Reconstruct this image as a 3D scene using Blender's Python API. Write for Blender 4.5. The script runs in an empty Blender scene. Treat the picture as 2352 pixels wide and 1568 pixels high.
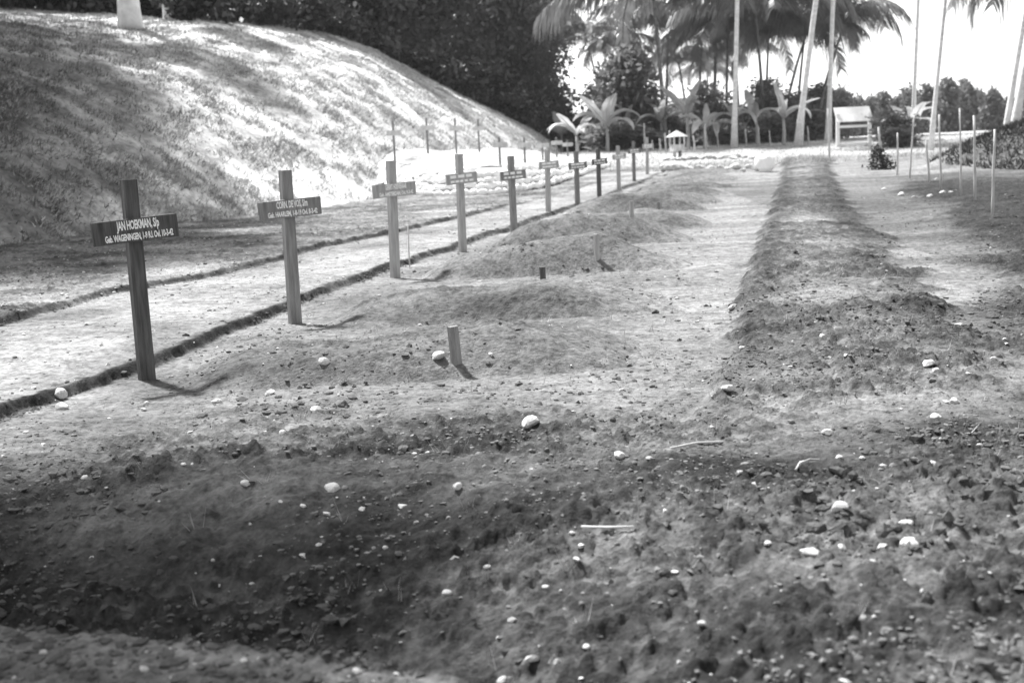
import bpy, math, random
import numpy as np
from mathutils import Vector, Matrix
from mathutils.bvhtree import BVHTree

S = bpy.context.scene
C = S.collection
random.seed(7)
RNG = np.random.default_rng(11)
R = math.radians

# ------------------------------------------------------------------ camera
FPX = 2914.0                      # focal length in units of a 2352 wide frame
CAMH = 1.2
PITCH, ROLL = R(8.57), R(2.6)
fw = Vector((0, math.cos(PITCH), -math.sin(PITCH)))
up0 = Vector((0, math.sin(PITCH), math.cos(PITCH)))
rt0 = Vector((1, 0, 0))
rt = rt0*math.cos(ROLL) - up0*math.sin(ROLL)
up = up0*math.cos(ROLL) + rt0*math.sin(ROLL)
cd = bpy.data.cameras.new('camera'); cam = bpy.data.objects.new('camera', cd); C.objects.link(cam)
m = Matrix((rt, up, -fw)).transposed().to_4x4(); m.translation = (0, 0, CAMH)
cam.matrix_world = m
cd.sensor_width = 36; cd.lens = 36*FPX/2352
cd.clip_start = 0.05; cd.clip_end = 3000
cd.dof.use_dof = True; cd.dof.focus_distance = 7.5; cd.dof.aperture_fstop = 3.2
S.camera = cam

# ------------------------------------------------------------------ light
SUN = Vector((-0.33, 0.44, 0.83)).normalized()
EL = math.asin(SUN.z)
w = bpy.data.worlds.new('World'); S.world = w; w.use_nodes = True
nt = w.node_tree; nt.nodes.clear()
sky = nt.nodes.new('ShaderNodeTexSky'); sky.sky_type = 'NISHITA'; sky.sun_disc = False
sky.sun_elevation = EL; sky.sun_rotation = math.atan2(SUN.x, SUN.y)
sky.air_density = 2.0; sky.dust_density = 0.5; sky.ozone_density = 1.0
bw = nt.nodes.new('ShaderNodeRGBToBW'); bg = nt.nodes.new('ShaderNodeBackground'); wo = nt.nodes.new('ShaderNodeOutputWorld')
bg.inputs['Strength'].default_value = 0.10
nt.links.new(sky.outputs[0], bw.inputs[0]); nt.links.new(bw.outputs[0], bg.inputs['Color']); nt.links.new(bg.outputs[0], wo.inputs[0])
sl = bpy.data.lights.new('sun', 'SUN'); sl.energy = 4.6; sl.angle = R(4.0); sl.color = (1, 1, 1)
so = bpy.data.objects.new('sun', sl); C.objects.link(so)
so.rotation_euler = SUN.to_track_quat('Z', 'Y').to_euler(); so.location = (-20, 30, 50)
S.view_settings.view_transform = 'Standard'; S.view_settings.look = 'None'
S.view_settings.gamma = 1; S.view_settings.use_curve_mapping = False
S.view_settings.exposure = 1.42

# ------------------------------------------------------------------ helpers
def ray(px, py):
    return (fw*FPX + rt*(px-1176) + up*(784-py)).normalized()
def base_z(y):
    y = np.asarray(y, float)
    return 0.03*np.clip(y-29, 0, 31) + 0.004*np.clip(y-60, 0, 20)
def ground_hit(px, py):
    d = ray(px, py); t = 0.5; o = Vector((0, 0, CAMH)); last = t
    while t < 400:
        p = o + d*t
        if p.z <= float(base_z(p.y)): break
        last = t; t *= 1.01
    a, b = last, t
    for _ in range(40):
        c = (a+b)/2; p = o + d*c
        if p.z <= float(base_z(p.y)): b = c
        else: a = c
    return o + d*b
def at(px, py, y):
    d = ray(px, py); return Vector((0, 0, CAMH)) + d*(y/d.y)

def _hash(ix, iy, seed):
    h = (ix.astype(np.int64)*374761393 + iy.astype(np.int64)*668265263 + seed*1442695041) & 0xffffffff
    h = ((h ^ (h >> 13))*1274126177) & 0xffffffff
    return ((h ^ (h >> 16)) & 0xffff)/65535.0
def vnoise(x, y, seed=0):
    ix = np.floor(x); iy = np.floor(y); fx = x-ix; fy = y-iy
    ux = fx*fx*fx*(fx*(fx*6-15)+10); uy = fy*fy*fy*(fy*(fy*6-15)+10)
    a = _hash(ix, iy, seed); b = _hash(ix+1, iy, seed); c = _hash(ix, iy+1, seed); d = _hash(ix+1, iy+1, seed)
    return (a*(1-ux)+b*ux)*(1-uy) + (c*(1-ux)+d*ux)*uy - 0.5
def fbm(x, y, freq, octs, seed=0, gain=0.5):
    x = np.asarray(x, float); y = np.asarray(y, float)
    v = np.zeros(np.broadcast(x, y).shape); a = 1.0
    for i in range(octs):
        c, s = math.cos(1.3*i+seed), math.sin(1.3*i+seed)
        v += a*vnoise((x*c-y*s)*freq+17.3*i, (x*s+y*c)*freq+9.1*i, seed+i); a *= gain; freq *= 2.03
    return v
def sstep(a, b, x):
    t = np.clip((x-a)/(b-a), 0, 1); return t*t*(3-2*t)

def big_mesh(name, verts, faces, flat=False):
    """verts (n,3), faces (k,3|4) numpy -> mesh"""
    verts = np.ascontiguousarray(verts, dtype=np.float32); faces = np.ascontiguousarray(faces, dtype=np.int32)
    me = bpy.data.meshes.new(name); k, n = faces.shape
    me.vertices.add(len(verts)); me.vertices.foreach_set('co', verts.ravel())
    me.loops.add(k*n); me.loops.foreach_set('vertex_index', faces.ravel())
    me.polygons.add(k); me.polygons.foreach_set('loop_start', np.arange(k, dtype=np.int32)*n)
    me.update(calc_edges=True)
    if flat: me.polygons.foreach_set('use_smooth', np.zeros(k, dtype=bool)); me.update()
    return me
def link(name, me, mat=None, parent=None, smooth=False):
    o = bpy.data.objects.new(name, me); C.objects.link(o)
    if mat is not None and me is not None and len(me.materials) == 0: me.materials.append(mat)
    if smooth: me.polygons.foreach_set('use_smooth', np.ones(len(me.polygons), dtype=bool)); me.update()
    if parent: o.parent = parent
    return o
def tag(o, label=None, cat=None, group=None, kind=None):
    if label: o['label'] = label
    if cat: o['category'] = cat
    if group: o['group'] = group
    if kind: o['kind'] = kind
    return o
def thing(name, loc, label, cat, group=None, rz=0):
    o = bpy.data.objects.new(name, None); C.objects.link(o); o.location = loc; o.rotation_euler = (0, 0, rz)
    o.empty_display_size = 0.1
    return tag(o, label, cat, group)

class MB:
    def __init__(s): s.v = []; s.f = []
    def add(s, vs, fs):
        b = len(s.v); s.v += [tuple(v) for v in vs]; s.f += [tuple(i+b for i in f) for f in fs]; return s
    def box(s, c, d, rot=None, taper=1.0, jit=0.0):
        hx, hy, hz = d[0]/2, d[1]/2, d[2]/2; vs = []
        for z in (-1, 1):
            for x, y in ((-1, -1), (1, -1), (1, 1), (-1, 1)):
                k = taper if z > 0 else 1
                v = Vector((x*hx*k, y*hy*k, z*hz)) + Vector([random.uniform(-jit, jit) for _ in range(3)])
                if rot: v = rot @ v
                vs.append(v + Vector(c))
        return s.add(vs, [(3, 2, 1, 0), (4, 5, 6, 7), (0, 1, 5, 4), (1, 2, 6, 5), (2, 3, 7, 6), (3, 0, 4, 7)])
    def tube(s, pts, rad, n=8, wob=0.0):
        pts = [Vector(p) for p in pts]; rings = []
        for i, p in enumerate(pts):
            d = (pts[min(i+1, len(pts)-1)] - pts[max(i-1, 0)]).normalized()
            a = d.orthogonal().normalized() if abs(d.z) < 0.9 else Vector((1, 0, 0)).cross(d).normalized()
            b = d.cross(a); r = rad[i] if hasattr(rad, '__len__') else rad
            rings.append([p + (a*math.cos(2*math.pi*k/n) + b*math.sin(2*math.pi*k/n))*r*(1+random.uniform(-wob, wob)) for k in range(n)])
        vs = [v for rg in rings for v in rg]; fs = []
        for i in range(len(pts)-1):
            for k in range(n):
                fs.append((i*n+k, i*n+(k+1) % n, (i+1)*n+(k+1) % n, (i+1)*n+k))
        fs.append(tuple(range(n-1, -1, -1))); fs.append(tuple((len(pts)-1)*n+k for k in range(n)))
        return s.add(vs, fs)
    def mesh(s, name):
        me = bpy.data.meshes.new(name); me.from_pydata(s.v, [], s.f); me.update(); return me
    def obj(s, name, mat, parent=None, smooth=False):
        return link(name, s.mesh(name), mat, parent, smooth)

# ------------------------------------------------------------------ materials
def mat(name, lo, hi, scale=3.0, rough=0.9, bump=0.0, bscale=40.0, detail=6, spec=0.2, stretch=None, trans=0.0):
    """grey procedural material: noise between two reflectances, optional fine relief"""
    ma = bpy.data.materials.new(name); ma.use_nodes = True; n = ma.node_tree.nodes; l = ma.node_tree.links
    p = n['Principled BSDF']; p.inputs['Roughness'].default_value = rough; p.inputs['Specular IOR Level'].default_value = spec
    tc = n.new('ShaderNodeTexCoord'); mp = n.new('ShaderNodeMapping'); l.new(tc.outputs['Object'], mp.inputs[0])
    if stretch: mp.inputs['Scale'].default_value = stretch
    no = n.new('ShaderNodeTexNoise'); no.inputs['Scale'].default_value = scale; no.inputs['Detail'].default_value = detail
    no.inputs['Roughness'].default_value = 0.62
    l.new(mp.outputs[0], no.inputs['Vector'])
    rp = n.new('ShaderNodeValToRGB'); e = rp.color_ramp.elements
    e[0].position = 0.32; e[0].color = (lo, lo, lo, 1); e[1].position = 0.68; e[1].color = (hi, hi, hi, 1)
    l.new(no.outputs['Fac'], rp.inputs[0]); l.new(rp.outputs[0], p.inputs['Base Color'])
    if trans:
        tr = n.new('ShaderNodeBsdfTranslucent'); mx = n.new('ShaderNodeMixShader'); mx.inputs[0].default_value = trans
        l.new(rp.outputs[0], tr.inputs['Color']); l.new(p.outputs[0], mx.inputs[1]); l.new(tr.outputs[0], mx.inputs[2])
        l.new(mx.outputs[0], n['Material Output'].inputs['Surface'])
    if bump:
        n2 = n.new('ShaderNodeTexNoise'); n2.inputs['Scale'].default_value = bscale; n2.inputs['Detail'].default_value = 5
        l.new(mp.outputs[0], n2.inputs['Vector'])
        b = n.new('ShaderNodeBump'); b.inputs['Strength'].default_value = bump; b.inputs['Distance'].default_value = 0.02
        l.new(n2.outputs['Fac'], b.inputs['Height']); l.new(b.outputs[0], p.inputs['Normal'])
    return ma
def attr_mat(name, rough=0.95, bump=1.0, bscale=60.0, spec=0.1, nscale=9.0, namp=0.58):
    """soil: reflectance from the 'tone' attribute (which kind of soil lies where, with some shade painted in) times fine mottling"""
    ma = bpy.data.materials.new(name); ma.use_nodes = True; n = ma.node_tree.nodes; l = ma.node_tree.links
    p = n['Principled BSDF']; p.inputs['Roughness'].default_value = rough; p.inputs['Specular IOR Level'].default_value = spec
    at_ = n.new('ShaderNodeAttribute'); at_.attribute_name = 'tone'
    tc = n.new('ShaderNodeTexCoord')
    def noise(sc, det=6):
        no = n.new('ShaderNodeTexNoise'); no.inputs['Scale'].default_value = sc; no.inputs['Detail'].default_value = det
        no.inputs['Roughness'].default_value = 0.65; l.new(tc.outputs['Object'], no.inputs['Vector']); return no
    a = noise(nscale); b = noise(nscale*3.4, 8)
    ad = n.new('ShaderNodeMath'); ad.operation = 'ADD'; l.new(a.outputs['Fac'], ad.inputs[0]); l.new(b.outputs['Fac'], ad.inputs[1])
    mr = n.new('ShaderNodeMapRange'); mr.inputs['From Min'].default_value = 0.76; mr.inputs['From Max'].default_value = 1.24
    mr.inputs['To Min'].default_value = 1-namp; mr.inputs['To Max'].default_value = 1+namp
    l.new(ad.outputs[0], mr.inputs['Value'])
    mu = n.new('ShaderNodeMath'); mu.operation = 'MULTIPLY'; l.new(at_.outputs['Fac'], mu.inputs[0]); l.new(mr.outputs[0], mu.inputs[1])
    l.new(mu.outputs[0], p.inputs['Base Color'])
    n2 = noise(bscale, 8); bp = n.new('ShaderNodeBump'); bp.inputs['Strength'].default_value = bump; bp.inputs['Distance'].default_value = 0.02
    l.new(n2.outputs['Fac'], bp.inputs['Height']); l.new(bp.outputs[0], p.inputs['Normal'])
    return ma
def set_tone(me, tone):
    a = me.attributes.new('tone', 'FLOAT', 'POINT'); a.data.foreach_set('value', np.ascontiguousarray(tone, dtype=np.float32))

M_SOIL = attr_mat('soil')
M_CLOD = mat('clod_soil', 0.05, 0.12, 9, bump=0.5, bscale=90)
M_CLODP = mat('dry_clod', 0.10, 0.21, 9, bump=0.5, bscale=90)
M_STONE = mat('pale_stone', 0.36, 0.64, 14, bump=0.4, bscale=50)
M_LIME = mat('limewashed_stone', 0.80, 0.90, 3, bump=0.35, bscale=14)
M_RUBBLE = mat('rubble_stone', 0.34, 0.66, 4, bump=0.5, bscale=18)
M_JOINT = mat('mortar_earth', 0.10, 0.22, 6, bump=0.6, bscale=20)
M_GRASSB = attr_mat('bank_turf', bump=0.8, bscale=9, nscale=2.2, namp=0.5)
M_BLADE = mat('dry_grass', 0.22, 0.56, 1.1, rough=0.7, detail=8)
M_BLADED = mat('coarse_grass', 0.05, 0.22, 1.4, rough=0.7, detail=8)
M_UNDER = mat('dark_undergrowth', 0.02, 0.08, 1.0, rough=0.7)
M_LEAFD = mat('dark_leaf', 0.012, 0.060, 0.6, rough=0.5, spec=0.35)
M_LEAFM = mat('mid_leaf', 0.11, 0.28, 0.8, rough=0.5, spec=0.35, trans=0.5)
M_LEAFF = mat('far_leaf', 0.09, 0.20, 0.3, rough=0.6, trans=0.3)
M_PALM = mat('palm_leaf', 0.08, 0.20, 1.5, rough=0.42, spec=0.5, trans=0.4)
M_BANANA = mat('banana_leaf', 0.38, 0.62, 2.5, rough=0.4, spec=0.5, trans=0.35)
M_BSTEM = mat('banana_stem', 0.22, 0.5, 6, rough=0.6, stretch=(1, 1, 0.2))
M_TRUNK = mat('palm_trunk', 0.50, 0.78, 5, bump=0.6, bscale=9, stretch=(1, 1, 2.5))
M_TRUNKD = mat('dark_bark', 0.08, 0.2, 5, bump=0.6, bscale=9)  # plain dark bark colour
M_LIMETRUNK = mat('pale_bark', 0.55, 0.82, 3, bump=0.5, bscale=6)
M_STAKE = mat('bamboo_stake', 0.34, 0.58, 8, rough=0.6, stretch=(1, 1, 0.4))
M_BOARD = mat('white_board', 0.72, 0.90, 3.2, rough=0.7)
M_WHITE = mat('white_paint', 0.74, 0.84, 8, rough=0.6)
def wood(lo, hi, name): return mat(name, lo, hi, 10, rough=0.75, bump=0.5, bscale=30, stretch=(4, 4, 0.35))

# ------------------------------------------------------------------ terrain lines (read off the ground as world points)
def line(pxs): return [ground_hit(*p) for p in pxs]
PR = line([(-200, 1030), (0, 958), (200, 884), (335, 842), (520, 768), (690, 697), (920, 608), (1062, 563), (1180, 525), (1327, 474), (1420, 441), (1500, 408)])
PL = line([(-200, 830), (0, 772), (290, 690), (350, 678), (560, 625), (760, 577), (900, 546), (1100, 497), (1250, 459), (1350, 432), (1440, 408)])
BL = line([(1560, 1000), (1660, 860), (1690, 780), (1702, 690), (1760, 520), (1800, 374)])
BR = line([(2700, 1300), (2420, 960), (2180, 750), (2075, 600), (1990, 520), (1905, 376)])
def xat(L, y):
    ys = np.array([p.y for p in L]); xs = np.array([p.x for p in L]); o = np.argsort(ys)
    ys, xs = ys[o], xs[o]
    r = np.interp(y, ys, xs)
    s0 = (xs[1]-xs[0])/(ys[1]-ys[0]); s1 = (xs[-1]-xs[-2])/(ys[-1]-ys[-2])
    r = np.where(y < ys[0], xs[0]+s0*(y-ys[0]), r); return np.where(y > ys[-1], xs[-1]+s1*(y-ys[-1]), r)
PIT = [ground_hit(*p) for p in [(-300, 1400), (0, 1430), (300, 1452), (700, 1500), (1050, 1562), (1400, 1640)]]
PITX = np.array([p.x for p in PIT]); PITY = np.array([p.y for p in PIT])
BANKC = at(2330, 372, 33)

def fields(x, y):
    """height and soil tone, some shade included, of the ground sheet (no fine relief)"""
    z = base_z(y)
    wob = 0.07*fbm(x, y, 1.6, 3, 3) + 0.05*fbm(x, y, 8, 3, 5)
    dr = x - xat(PR, y) + wob; dl = x - xat(PL, y) + wob*1.2
    fade = 1 - sstep(33, 42, y)
    wd = 0.015 + 0.0010*y
    onp = 1 - sstep(-wd, wd, dr); left = 1 - sstep(-wd, wd, dl)
    z = z + fade*(0.06*onp + 0.05*left)*(1 - left*sstep(23, 31, y)*0.9)
    # dug-over strip
    bl = x - xat(BL, y) + 0.16*fbm(x, y, 2.2, 5, 8); br = xat(BR, y) - x + 0.45*fbm(x, y, 1.2, 5, 9)
    strip = sstep(-0.05, 0.12, bl)*sstep(-0.1, 0.35, br)*sstep(4.8, 6.5, y+0.8*fbm(x, y, 0.9, 2, 4))*(1-sstep(44, 47, y))
    edge = sstep(-0.12, 0.08, bl)*(1-sstep(0.1, 0.55, bl)) + sstep(-0.25, 0.1, br)*(1-sstep(0.2, 0.8, br))
    edge = edge*sstep(5.5, 7.5, y)*(1-sstep(44, 47, y))
    z = z + 0.07*strip
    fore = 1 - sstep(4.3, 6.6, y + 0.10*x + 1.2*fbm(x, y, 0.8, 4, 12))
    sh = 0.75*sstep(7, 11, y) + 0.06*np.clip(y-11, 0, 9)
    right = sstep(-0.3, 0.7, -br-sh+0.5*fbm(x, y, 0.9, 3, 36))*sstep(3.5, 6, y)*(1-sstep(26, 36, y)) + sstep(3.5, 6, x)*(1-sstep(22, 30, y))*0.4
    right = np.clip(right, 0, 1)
    z = z + 0.16*sstep(0.4, 3.0, -br)*sstep(7, 10, y)*(1-sstep(22, 30, y))
    # shallow hollow with a lip at the bottom left
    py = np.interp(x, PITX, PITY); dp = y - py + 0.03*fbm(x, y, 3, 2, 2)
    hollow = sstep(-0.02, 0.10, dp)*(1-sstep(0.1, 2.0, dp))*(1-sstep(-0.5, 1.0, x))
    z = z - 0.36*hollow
    # bank at the right
    rr = np.sqrt(((x-BANKC.x-4.4)/6.2)**2 + ((y-35.5)/4.6)**2)
    bank = 1 - sstep(0.35, 1.0, rr + 0.15*fbm(x, y, 0.5, 3, 6))
    z = z + 1.4*bank
    z = z + 0.05*fbm(x, y, 0.45, 3, 1)*sstep(2, 6, y)
    rough = np.clip(np.maximum.reduce([strip*0.9, fore, right, left*0.75*fade, edge]), 0.12, 1)
    worn = fbm(x, y*2.2, 0.9, 4, 21)
    tone = 0.19 + 0.10*worn
    tone = tone*(1-fore) + fore*(0.078 + 0.17*np.clip(worn, -0.3, 0.6))  # dug soil's own tone, lowered further to deepen the foreground shade
    tone = tone*(1-0.12*strip); tone = tone*(1-0.45*edge)  # edge term: shadow along the strip's borders put into the tone
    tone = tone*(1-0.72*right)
    tone = np.where(onp > 0.5, 0.215 + 0.13*fbm(x, y, 1.2, 4, 30), tone)*1.0
    tone = np.where((left > 0.5) & (y < 60), 0.19 + 0.18*fbm(x, y, 1.4, 4, 31) , tone)
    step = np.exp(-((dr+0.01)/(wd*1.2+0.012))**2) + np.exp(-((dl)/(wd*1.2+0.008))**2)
    tone = tone*(1-0.86*np.clip(step*(0.95+0.7*fbm(x, y, 3, 3, 34)), 0, 1)*fade)  # path steps: dark soil, with the shade of their faces in the tone
    tone = np.where(y > 42, tone*(1-sstep(42, 48, y)) + sstep(42, 48, y)*(0.36+0.12*fbm(x, y, 0.4, 3, 33)), tone)
    tone = tone*(1-0.50*hollow)  # shade of the hollow put into the soil tone
    tone = tone*(1-0.85*bank)
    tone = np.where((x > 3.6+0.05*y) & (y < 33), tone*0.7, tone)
    # grave plots: finer, slightly darker soil between the crosses and the worn walk
    plot = sstep(0.1, 0.5, dr)*(1-sstep(2.4, 3.2, dr+0.4*fbm(x, y, 0.8, 2, 40)))*(1-sstep(34, 37, y))*(1-fore)
    tone = tone*(1-0.22*plot)
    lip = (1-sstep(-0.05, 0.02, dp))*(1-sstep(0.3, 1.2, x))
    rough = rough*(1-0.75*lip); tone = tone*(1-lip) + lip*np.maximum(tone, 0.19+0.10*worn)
    k1, k2, k3 = clods(x, y, rough)
    tone = tone*(1-0.5*np.clip(np.maximum(k1, np.maximum(k2, 0.7*k3)), 0, 1))
    return z, np.clip(tone, 0.03, 0.6), rough
def ground_z(x, y):
    x = np.array([x], float); y = np.array([y], float); z, t, r = fields(x, y); return float(z[0]+relief(x, y, r)[0])
def clods(x, y, rough):
    """0..1 where lumps of dug soil stand up, in drifts"""
    m = sstep(-0.16, 0.22, fbm(x*0.8, y*1.5, 1.0, 3, 14) + 0.35*(rough-0.45))*np.clip(rough*1.6, 0, 1)
    k1 = sstep(0.16, 0.30, fbm(x, y, 7.5, 3, 54)); k2 = sstep(0.12, 0.26, fbm(x, y, 15, 3, 55)); k3 = sstep(0.08, 0.25, fbm(x, y, 30, 2, 56))
    return m*k1, m*k2, m*k3
def relief(x, y, rough):
    a = fbm(x, y, 5.5, 4, 50, 0.55); b = fbm(x, y, 20, 3, 51, 0.55)
    k1, k2, k3 = clods(x, y, rough)
    near = 1 - 0.45*sstep(8, 20, y)
    return rough*(0.030*a + 0.016*b) + 0.005*b + k1*0.017*(1-0.6*sstep(9, 22, y)) + (k2*0.013 + k3*0.012)*near

# ground sheet
NR, NC = 1400, 620
yy = np.concatenate([[-200, -60, -15, -4, 0, 1.0], np.geomspace(1.6, 75, NR), np.geomspace(78, 450, 30)])
tt = np.concatenate([[-30, -8, -3, -1.4, -0.9, -0.7], np.linspace(-0.50, 0.50, NC), [0.7, 0.9, 1.4, 3, 8, 30]])
Y, T = np.meshgrid(yy, tt, indexing='ij')
X = T*(np.maximum(Y, 1.0)+0.9)
X = np.clip(np.where(Y < 1.0, T*12, X), -420, 420)
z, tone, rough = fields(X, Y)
Z = z + relief(X, Y, rough)*np.where(np.abs(T) > 0.52, 0.2, 1)
nr, nc = X.shape
idx = np.arange(nr*nc).reshape(nr, nc)
F = np.stack([idx[:-1, :-1], idx[:-1, 1:], idx[1:, 1:], idx[1:, :-1]], -1).reshape(-1, 4)
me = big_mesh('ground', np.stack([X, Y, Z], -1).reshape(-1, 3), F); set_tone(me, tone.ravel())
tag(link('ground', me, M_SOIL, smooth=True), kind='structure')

# ------------------------------------------------------------------ embankment (lofted from foot line to crest line and back)
ST = [  # foot x,y  crest x,y,z  slope behind the crest
    ((-10.5, 6.0), (-24.0, 16.0, 5.2), 0.16), ((-8.9, 13.0), (-19.5, 28.0, 5.4), 0.16),
    ((-7.5, 18.7), (-15.3, 38.0, 5.63), 0.17), ((-6.8, 22.6), (-13.5, 45.0, 6.1), 0.17),
    ((-5.5, 27.8), (-10.6, 50.0, 6.53), 0.12), ((-3.3, 33.5), (-6.5, 58.0, 6.3), 0.0),
    ((-0.6, 44.0), (-3.74, 62.0, 4.85), -0.1), ((1.4, 55.0), (-1.25, 65.0, 3.65), -0.12),
    ((2.6, 63.0), (1.0, 67.0, 2.5), -0.1), ((3.0, 67.5), (2.67, 68.5, 1.2), -0.05)]
def cr(P, n):
    P = np.array(P, float); P = np.vstack([2*P[0]-P[1], P, 2*P[-1]-P[-2]]); k = len(P)-3; out = []
    for u in np.linspace(0, k-1e-6, n):
        i = int(u); t = u-i; a, b, c, d = P[i:i+4]
        out.append(0.5*((2*b)+(-a+c)*t+(2*a-5*b+4*c-d)*t*t+(-a+3*b-3*c+d)*t**3))
    return np.array(out)
NU = 300
foot = cr([s[0] for s in ST], NU); crest = cr([s[1] for s in ST], NU); back = cr([(s[2], 0) for s in ST], NU)[:, 0]
ss = np.concatenate([np.linspace(-0.06, 1, 90), 1+np.linspace(0.015, 1, 30)**1.6])
G = np.zeros((NU, len(ss), 3))
for j, s in enumerate(ss):
    fz = base_z(foot[:, 1]) + 0.06
    if s <= 1:
        G[:, j, :2] = foot + (crest[:, :2]-foot)*s
        pr = s + 0.11*math.sin(math.pi*max(s, 0)) if s > 0 else s*1.5
        G[:, j, 2] = fz + (crest[:, 2]-fz)*pr
    else:
        t = (s-1)*26
        G[:, j, :2] = crest[:, :2] + np.array([-0.72, 0.69])*t
        G[:, j, 2] = crest[:, 2] + back*t*(1-np.exp(-t*1.2))
gx, gy = G[..., 0], G[..., 1]
G[..., 2] += 0.12*fbm(gx, gy, 0.35, 3, 60) + 0.06*fbm(gx, gy, 1.6, 3, 61) + 0.08*fbm(gx, gy, 5.0, 3, 62)
ix = np.arange(NU*len(ss)).reshape(NU, len(ss))
FE = np.stack([ix[:-1, :-1], ix[1:, :-1], ix[1:, 1:], ix[:-1, 1:]], -1).reshape(-1, 4)
# make sure normals look up
VE = G.reshape(-1, 3)
n0 = np.cross(VE[FE[2000, 1]]-VE[FE[2000, 0]], VE[FE[2000, 3]]-VE[FE[2000, 0]])
if n0[2] < 0: FE = FE[:, ::-1]
me = big_mesh('embankment', VE, FE)
patch = fbm(gx, gy, 0.28, 4, 63); fine = fbm(gx, gy, 1.1, 4, 64)
veg_shade = 1 - sstep(0.20, 0.46, np.linspace(0, 1, NU)[:, None] + 0.10*fbm(gx, gy, 0.25, 3, 65) + 0.10*fine)  # left end darkened: tree shade put into the tone, plus darker growth
te = np.clip(0.42 + 0.08*patch + 0.30*fine, 0.06, 0.74)*(1-0.62*veg_shade)
set_tone(me, te.ravel())
emb = tag(link('embankment', me, M_GRASSB, smooth=True), kind='structure')
BVH_E = BVHTree.FromPolygons([tuple(v) for v in VE], [tuple(f) for f in FE])
def hit_e(px, py):
    h = BVH_E.ray_cast(Vector((0, 0, CAMH)), ray(px, py)); return h[0]
def emb_z(x, y):
    h = BVH_E.ray_cast(Vector((x, y, 60)), Vector((0, 0, -1))); return h[0].z if h[0] else None

# ------------------------------------------------------------------ terrace behind the whitewashed wall
WL = np.array([(-3.4, 33.6), (-2.9, 33.2), (-1.7, 32.3), (-0.56, 32.0), (0.1, 32.5), (0.7, 33.4), (1.25, 35.0), (1.8, 37.0), (2.3, 39.0), (2.75, 41.0), (3.3, 43.0), (3.8, 44.8)])
WH = np.array([0.30, 0.42, 0.62, 0.74, 0.74, 0.68, 0.58, 0.50, 0.44, 0.38, 0.30, 0.22])   # wall height above ground
wl = cr(np.column_stack([WL, WH]), 160)
tb = []; NT = 40
for j in range(NT):
    s = j/(NT-1)
    x = wl[:, 0] - 0.10 - 0.3*wl[:, 2] - 4.6*s; y = wl[:, 1] + 0.20 + 0.75*wl[:, 2] + 9.0*s
    zt = base_z(wl[:, 1]) + wl[:, 2]
    tb.append(np.stack([x, y, zt - 0.05 + 0.85*s + 0.05*fbm(x, y, 1.5, 3, 70)], -1))
TB = np.stack(tb, 1); it = np.arange(160*NT).reshape(160, NT)
FT = np.stack([it[:-1, :-1], it[1:, :-1], it[1:, 1:], it[:-1, 1:]], -1).reshape(-1, 4)
VT = TB.reshape(-1, 3)
if np.cross(VT[FT[100, 1]]-VT[FT[100, 0]], VT[FT[100, 3]]-VT[FT[100, 0]])[2] < 0: FT = FT[:, ::-1]
me = big_mesh('terrace', VT, FT); set_tone(me, np.clip(0.36+0.25*fbm(VT[:, 0], VT[:, 1], 0.9, 4, 71), 0.1, 0.6))
tag(link('terrace', me, M_GRASSB, smooth=True), kind='structure')
BVH_T = BVHTree.FromPolygons([tuple(v) for v in VT], [tuple(f) for f in FT])
def surf_z(x, y):
    zs = [ground_z(x, y)]
    for B in (BVH_E, BVH_T):
        h = B.ray_cast(Vector((x, y, 60)), Vector((0, 0, -1)))
        if h[0]: zs.append(h[0].z)
    return max(zs)
def hit(px, py):
    o = Vector((0, 0, CAMH)); d = ray(px, py); best = ground_hit(px, py)
    for B in (BVH_E, BVH_T):
        h = B.ray_cast(o, d)
        if h[0] and (h[0]-o).length < (best-o).length: best = h[0]
    best.z = surf_z(best.x, best.y) if best.y < 200 else best.z
    return best

# ------------------------------------------------------------------ grave mounds: where they lie
CROSS = [(337, 861), (678, 738), (908, 635), (1063, 575), (1181, 535), (1260, 494), (1327, 478), (1377, 460), (1422, 440), (1457, 420), (1487, 405)]
CP = [ground_hit(*c) for c in CROSS]
ORD = ['first', 'second', 'third', 'fourth', 'fifth', 'sixth', 'seventh', 'eighth', 'ninth', 'tenth', 'eleventh']
MH = [0.16, 0.21, 0.27, 0.30, 0.31, 0.26, 0.18, 0.16, 0.15, 0.14, 0.12]
ML, MW = 2.45, 1.5
MC = [(p.x+0.35+ML/2, p.y+0.10) for p in CP]
def mound_rise(i, x, y):
    u = (x-MC[i][0])/(ML/2+0.15) + 0.10*fbm(x, y, 1.4, 2, 86); v = (y-MC[i][1])/(MW/2) + 0.22*fbm(x, y, 1.1, 2, 87)
    pr = np.clip(1-np.abs(u)**3.0, 0, 1)**1.4*np.clip(1-np.abs(v)**2.6, 0, 1)**1.4
    return MH[i]*pr*(1+0.55*fbm(x, y, 1.2, 3, 80+i)), pr
def mounds_h(x, y):
    h = np.zeros(np.shape(x))
    for i in range(len(CP)): h = np.maximum(h, mound_rise(i, x, y)[0])
    return h

def top_z(x, y): return ground_z(x, y) + float(mounds_h(np.array([x], float), np.array([y], float))[0])

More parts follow.
